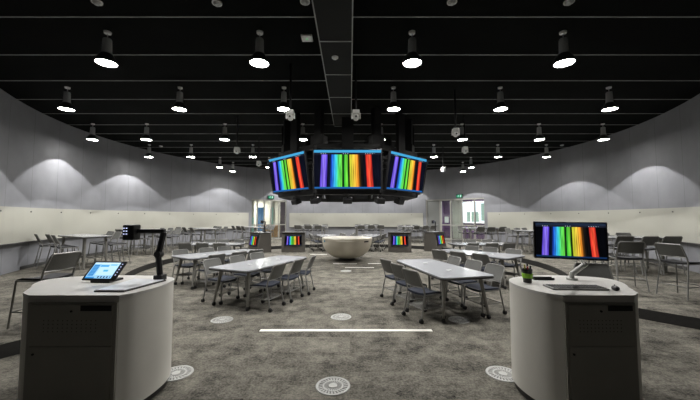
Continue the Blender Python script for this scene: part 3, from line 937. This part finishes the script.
# ------------------------------------------------------------------ monitor pods around the bowl
def make_pod(loc, rz, label):
    t = thing('monitor_pod', label, 'console', loc, rz, 'dark monitor consoles around the bowl')
    mb = MB()
    W = .56
    prof = [(-.34, 0), (-.34, .22), (-.22, .92), (.30, .92), (.34, 0)]
    A = [mb.bm.verts.new((-W, y, z)) for y, z in prof]; B = [mb.bm.verts.new((W, y, z)) for y, z in prof]
    mb.bm.faces.new(A); mb.bm.faces.new(B[::-1])
    for i in range(5): mb.bm.faces.new((A[i], B[i], B[(i + 1) % 5], A[(i + 1) % 5]))
    mb.build('body', 'pod_grey', t)
    MB().box((0, .02, .935), (1.16, .62, .03), bev=.006).build('top', 'pod_dark', t)
    a = math.atan2(.12, .70)
    sc = MB().box((0, 0, 0), (.84, .05, .54), bev=.006).build('monitor', 'black', t, loc=(0, -.30, .57), rot=(-a, 0, 0))
    MB().quad([(-.39, -.027, -.24), (.39, -.027, -.24), (.39, -.027, .24), (-.39, -.027, .24)]).build('display', 'spectrum_small', sc, fixn=False)
    return t


pd0 = None; dc = None
pods = [(at(292.5, 252, 0), .12, 'dark monitor console showing a bright spectrum, beside the bowl nearer the hanging sheets'), (at(400.5, 252, 0), -.12, 'dark monitor console showing a spectrum, beside the bowl nearer the grey door'),
        (at(264, 252.5, 0) + Vector((-.3, 0, 0)), -.85, 'angled monitor console in front of the door with hanging sheets'), (at(432, 251, 0) + Vector((.25, 0, 0)), .85, 'angled monitor console in front of the purple entrance')]
for i, (p, rz, lb) in enumerate(pods):
    p = Vector(p); p.y += .3
    if pd0 is None: pd0 = make_pod(p, rz, lb)
    else: dup(pd0, p, rz, lb)

for p, rz, lb in ((pods[2][0], -.85, 'small black document camera on the console by the hanging sheets'), (pods[3][0], .85, 'small black document camera on the console by the purple entrance')):
    make_doccam((p.x + .1, p.y + .3, .952), rz, lb, [(-.3, -.15), (-.05, -.15), (-.05, .12), (-.3, .12)])

# ------------------------------------------------------------------ floor vents and white floor strips
def make_vent(loc, label):
    t = thing('floor_vent', label, 'vent', loc, 0, 'round swirl vents in the carpet')
    MB().lathe([(.145, .0005), (.175, .0005), (.172, .007), (.150, .007), (.145, .0005)], 40).build('rim', 'vent_white', t, True)
    mb = MB()
    for k in range(26):
        a = 2 * PI * k / 26
        p = [(cos(a) * .05, sin(a) * .05), (cos(a + .12) * .05, sin(a + .12) * .05), (cos(a + .42) * .148, sin(a + .42) * .148), (cos(a + .29) * .148, sin(a + .29) * .148)]
        mb.prism(p, .001, .006)
    mb.lathe([(.09, .001), (.105, .001), (.105, .0065), (.09, .0065), (.09, .001)], 32); mb.build('swirl_grille', 'vent_white', t)
    MB().cyl((0, 0, .001), (0, 0, .008), .045, n=20).build('hub', 'vent_white', t)
    MB().cyl((0, 0, .0002), (0, 0, .0009), .15, n=32).build('duct_opening', 'duct_dark', t)
    return t


v0 = None
for px, py, lb in ((333, 386, 'round white floor vent nearest the front, between the lecterns'), (176, 373.5, 'round white floor vent at the foot of the tablet lectern'), (503, 374, 'round white floor vent half behind the keyboard lectern'),
                   (222, 320, 'round white floor vent in front of the table by the tablet lectern'), (341, 317, 'round white floor vent just beyond the long white floor strip'), (459, 320, 'round floor vent under the table by the keyboard lectern'), (346, 271, 'small distant floor vent in front of the bowl')):
    if v0 is None: v0 = make_vent(at(px, py, 0), lb)
    else: dup(v0, at(px, py, 0), 0, lb)
for x0, x1, y, lb in ((260, 432, 330.5, 'long white strip on the carpet between the front tables'), (345, 374, 267.6, 'white floor strip in front of the bowl, right under its middle'), (333, 357, 263.7, 'white floor strip at the foot of the bowl'),
                      (310, 327, 254.6, 'white floor strip beside the bowl, tablet side'), (368, 383, 263.6, 'white floor strip beside the bowl, keyboard side')):
    a, b = at(x0, y, 0), at(x1, y, 0)
    tag(MB().box(((a.x + b.x) / 2, a.y, .0025), (b.x - a.x, .085 if y > 300 else .10, .004)).build('floor_strip', 'strip'), lb, 'floor strip', 'white strips on the carpet')

# ------------------------------------------------------------------ lecterns
plan = [(2.40, 2.66), (1.80, 2.66), (1.715, 2.74), (1.655, 2.86), (1.625, 3.0), (1.625, 3.14), (1.66, 3.27), (1.73, 3.38), (1.84, 3.46), (2.0, 3.52), (2.2, 3.55), (2.42, 3.54), (2.62, 3.49), (2.74, 3.40), (2.77, 3.28), (2.72, 3.12), (2.62, 2.96)]


def smooth_poly(P, keep=(0, 1), n=3):
    out = []
    N = len(P)
    for i in range(N):
        p0, p1, p2, p3 = (Vector(P[(i + k) % N]) for k in (-1, 0, 1, 2))
        if i == 0: out += [P[0]]; continue
        for k in range(n):
            s = k / n
            out.append(tuple(.5 * ((2 * p1) + (p2 - p0) * s + (2 * p0 - 5 * p1 + 4 * p2 - p3) * s * s + (3 * p1 - p0 - 3 * p2 + p3) * s ** 3)) if i not in (1,) else tuple(p1 + (p2 - p1) * s))
    return out


def lectern(sgn, label):
    ox = 2.1 if sgn > 0 else -2.25
    t = thing('lectern', label, 'lectern', (ox, 3.0, 0))
    ax = -.075                                     # mirror axis
    pln = plan if sgn > 0 else [(1.80 + (x - 1.80) * .72 if x < 1.80 else x + .16 * max(0, (x - 1.9) / .5), y) for x, y in plan]
    P = smooth_poly(pln)
    loc = [((x if sgn > 0 else 2 * ax - x) - ox, y - 3.0) for x, y in P]
    x0, x1 = ((1.80, 2.40) if sgn > 0 else (2 * ax - 2.56, 2 * ax - 1.80)); x0 -= ox; x1 -= ox; fy = -.34
    cx = sum(p[0] for p in loc) / len(loc); cy = sum(p[1] for p in loc) / len(loc)
    MB().prism([(cx + (x - cx) * .95, cy + (y - cy) * .95) for x, y in loc], 0, .07).build('plinth', 'pod_dark', t)
    MB().prism(loc, .07, LH - .025).build('body', 'white_body', t, True)
    MB().prism([(cx + (x - cx) * 1.006, cy + (y - cy) * 1.006) for x, y in loc], LH - .0245, LH).build('top', 'lectern_top', t)
    MB().box(((x0 + x1) / 2, fy - .004, .53), (x1 - x0 - .01, .014, .90)).build('front_frame', 'panel_grey', t)
    X = lambda f: x0 + (x1 - x0) * f
    up = MB(); up.box((X(.5), fy - .014, .80), ((x1 - x0) * .90, .01, .33)); up.mi = 1
    for r in range(4):
        for c in range(12): up.cyl((X(.20 + .052 * c), fy - .0185, .835 - .03 * r), (X(.20 + .052 * c), fy - .0205, .835 - .03 * r), .0042, n=6)
    u = up.build('upper_door', ['panel_grey', 'black'], t)
    MB().cyl((X(.5), fy - .019, .912), (X(.5), fy - .026, .912), .009, n=12).build('lock', 'black', u)
    sx = .77
    sl_ = MB(); sl_.box((X(sx), fy - .018, .937), ((x1 - x0) * .34, .01, .045)); sl_.mi = 1
    for k in range(11): sl_.box((X(sx - .145 + .029 * k), fy - .0235, .93), (.006, .002, .02))
    sl_.build('vent_slot', ['black', 'key'], u)
    l = MB().box((X(.5), fy - .014, .355), ((x1 - x0) * .90, .01, .53)).build('lower_door', 'panel_grey', t)
    MB().cyl((X(.10), fy - .019, .56), (X(.10), fy - .026, .56), .009, n=12).build('lock', 'black', l)
    return t


lectern(1, 'white curved lectern carrying the monitor, keyboard and green cup')
lectern(-1, 'white curved lectern carrying the blue-lit tablet and document camera')

# on the tablet lectern
tm = thing('touch_tablet', 'black tilted tablet with a bright blue control screen', 'tablet', at(96, 283.2, LH), math.radians(-4))
tb = MB().box((0, 0, 0), (.355, .018, .225), bev=.006).build('casing', 'black', tm, loc=(.0, .10, .105), rot=(-.75, 0, 0))
MB().quad([(-.155, -.0095, -.095), (.125, -.0095, -.095), (.125, -.0095, .095), (-.155, -.0095, .095)]).build('display', 'control', tb, fixn=False)
mb = MB()
for k in range(5): mb.box((.152, -.0095, .075 - .032 * k), (.010, .002, .010))
mb.build('touch_keys', 'led_white', tb)
MB().prism([(-.08, .02), (.12, .02), (.12, .20), (-.08, .20)], 0, .02).build('stand_foot', 'black', tm)
MB().box((.02, .13, .06), (.12, .03, .09), (-.3, 0, 0)).build('stand_neck', 'black', tm)
dp = at(160, 280.2, LH)
make_doccam((dp.x - .075, dp.y - .12, LH), 0, 'black document camera with LED head and white base on the tablet lectern')

# on the keyboard lectern
k0 = (at(542, 284, LH) + at(611, 292.5, LH)) / 2
kv = at(611, 292.5, LH) - at(550.6, 292.0, LH)
kb = thing('keyboard', 'black keyboard with silver keys lying on the lectern', 'keyboard', ((at(542, 284, LH) + at(598.5, 285.5, LH) + at(611, 292.5, LH) + at(550.6, 292, LH)) / 4).to_tuple(), -.06)
MB().box((0, 0, .009), (.49, .17, .016), bev=.004).build('base', 'frame_grey', kb)
mb = MB()
for r in range(5):
    for c in range(19):
        if r == 0 and 4 <= c <= 9: continue
        mb.box((-.22 + .0245 * c, -.06 + .028 * r, .020), (.017, .018, .005))
mb.box((-.065, -.06, .020), (.14, .018, .005)); mb.build('keys', 'key', kb)
ms = thing('mouse', 'small black computer mouse beside the keyboard', 'mouse', at(615.5, 289.5, LH + .008), -.5)
MB().ball((0, 0, .012), .03, (1.0, 1.7, .75), 16).build('shell', 'black', ms, True); MB().cyl((-.004, .028, .033), (.004, .028, .033), .007, n=10).build('scroll_wheel', 'key', ms)
mn = thing('monitor', 'black widescreen monitor showing a spectrum on a silver arm', 'monitor', at(572, 279.8, LH), 0)
mo = mn.location.copy()
ctr = Vector((at(569.3, 241, 1.47).x, 0, 1.47)); 
dy = 2.88
MX = lambda px: (px - 350) / FPX * dy * 1.0
ps = ray(569.5, 240.5); ps = ps * (dy / ps.y) + Vector((0, 0, CAMH))
pn = MB().box((0, 0, 0), (.59, .03, .345), bev=.006).build('casing', 'black', mn, loc=ps - mo, rot=(-.03, .012, math.radians(-16)))
MB().quad([(-.280, -.0158, -.155), (.280, -.0158, -.155), (.280, -.0158, .160), (-.280, -.0158, .160)]).build('display', 'spectrum_small', pn, fixn=False)
MB().box((0, .03, -.02), (.16, .04, .12), bev=.006).build('mount_plate', 'black', pn)
rel = ps - mo
ba = MB(); ba.cyl((0, 0, 0), (0, 0, .02), .05, n=20); ba.cyl((0, 0, .02), (0, 0, .07), .022, n=14); ba.build('arm_base', 'silver', mn, True)
e1 = Vector((.16, .02, .16))
MB().tube([(0, 0, .06), tuple(e1)], .027, 10).build('lower_arm', 'silver', mn, True)
MB().tube([tuple(e1), (rel.x + .06, rel.y + .09, rel.z - .05), (rel.x + .01, rel.y + .05, rel.z - .02)], .016, 10).build('upper_arm', 'silver', mn, True)
MB().ball(tuple(e1), .027).build('elbow_joint', 'silver', mn, True)
cp = thing('travel_cup', 'black cup with lime green band holding pens', 'cup', at(527.5, 282.3, LH), .3)
MB().lathe([(0, 0), (.038, 0), (.049, .135), (.045, .135), (.036, .01), (0, .01)], 24).build('cup_body', 'cup', cp, True)
MB().lathe([(.041, .045), (.0465, .047), (.0505, .09), (.046, .092)], 24).build('grip_band', 'green', cp, True)
for i, (x, y, h, mt, lb) in enumerate(((-.018, .0, .165, 'yellow', 'yellow pen leaning in the green-banded cup'), (.008, .01, .175, 'black', 'black pen standing tallest in the green-banded cup'), (.02, -.008, .155, 'black', 'black pen leaning towards the keyboard in the cup'), (-.005, -.016, .15, 'red', 'red pen in the green-banded cup'))):
    q = Vector(cp.location)
    p = thing('pen', lb, 'pen', (q.x + x * .5, q.y + y * .5, q.z + .012), 0, 'pens in the cup')
    MB().cyl((0, 0, 0), (x * .8, y * .8, h * .8), .006, n=8).build('barrel', 'cup' if mt == 'black' else mt, p); MB().cyl((x * .8, y * .8, h * .8), (x, y, h), .007, n=8).build('cap', mt, p)
tr = at(543, 279.6, LH); MBt = thing('pen_tray', 'flat black tray behind the cup on the keyboard lectern', 'tray', tr, -.1)
MB().box((0, 0, .008), (.20, .06, .016), bev=.003).build('base', 'black', MBt); MB().box((0, .028, .016), (.20, .006, .02)).box((0, -.028, .016), (.20, .006, .02)).build('rim', 'soft_black', MBt)
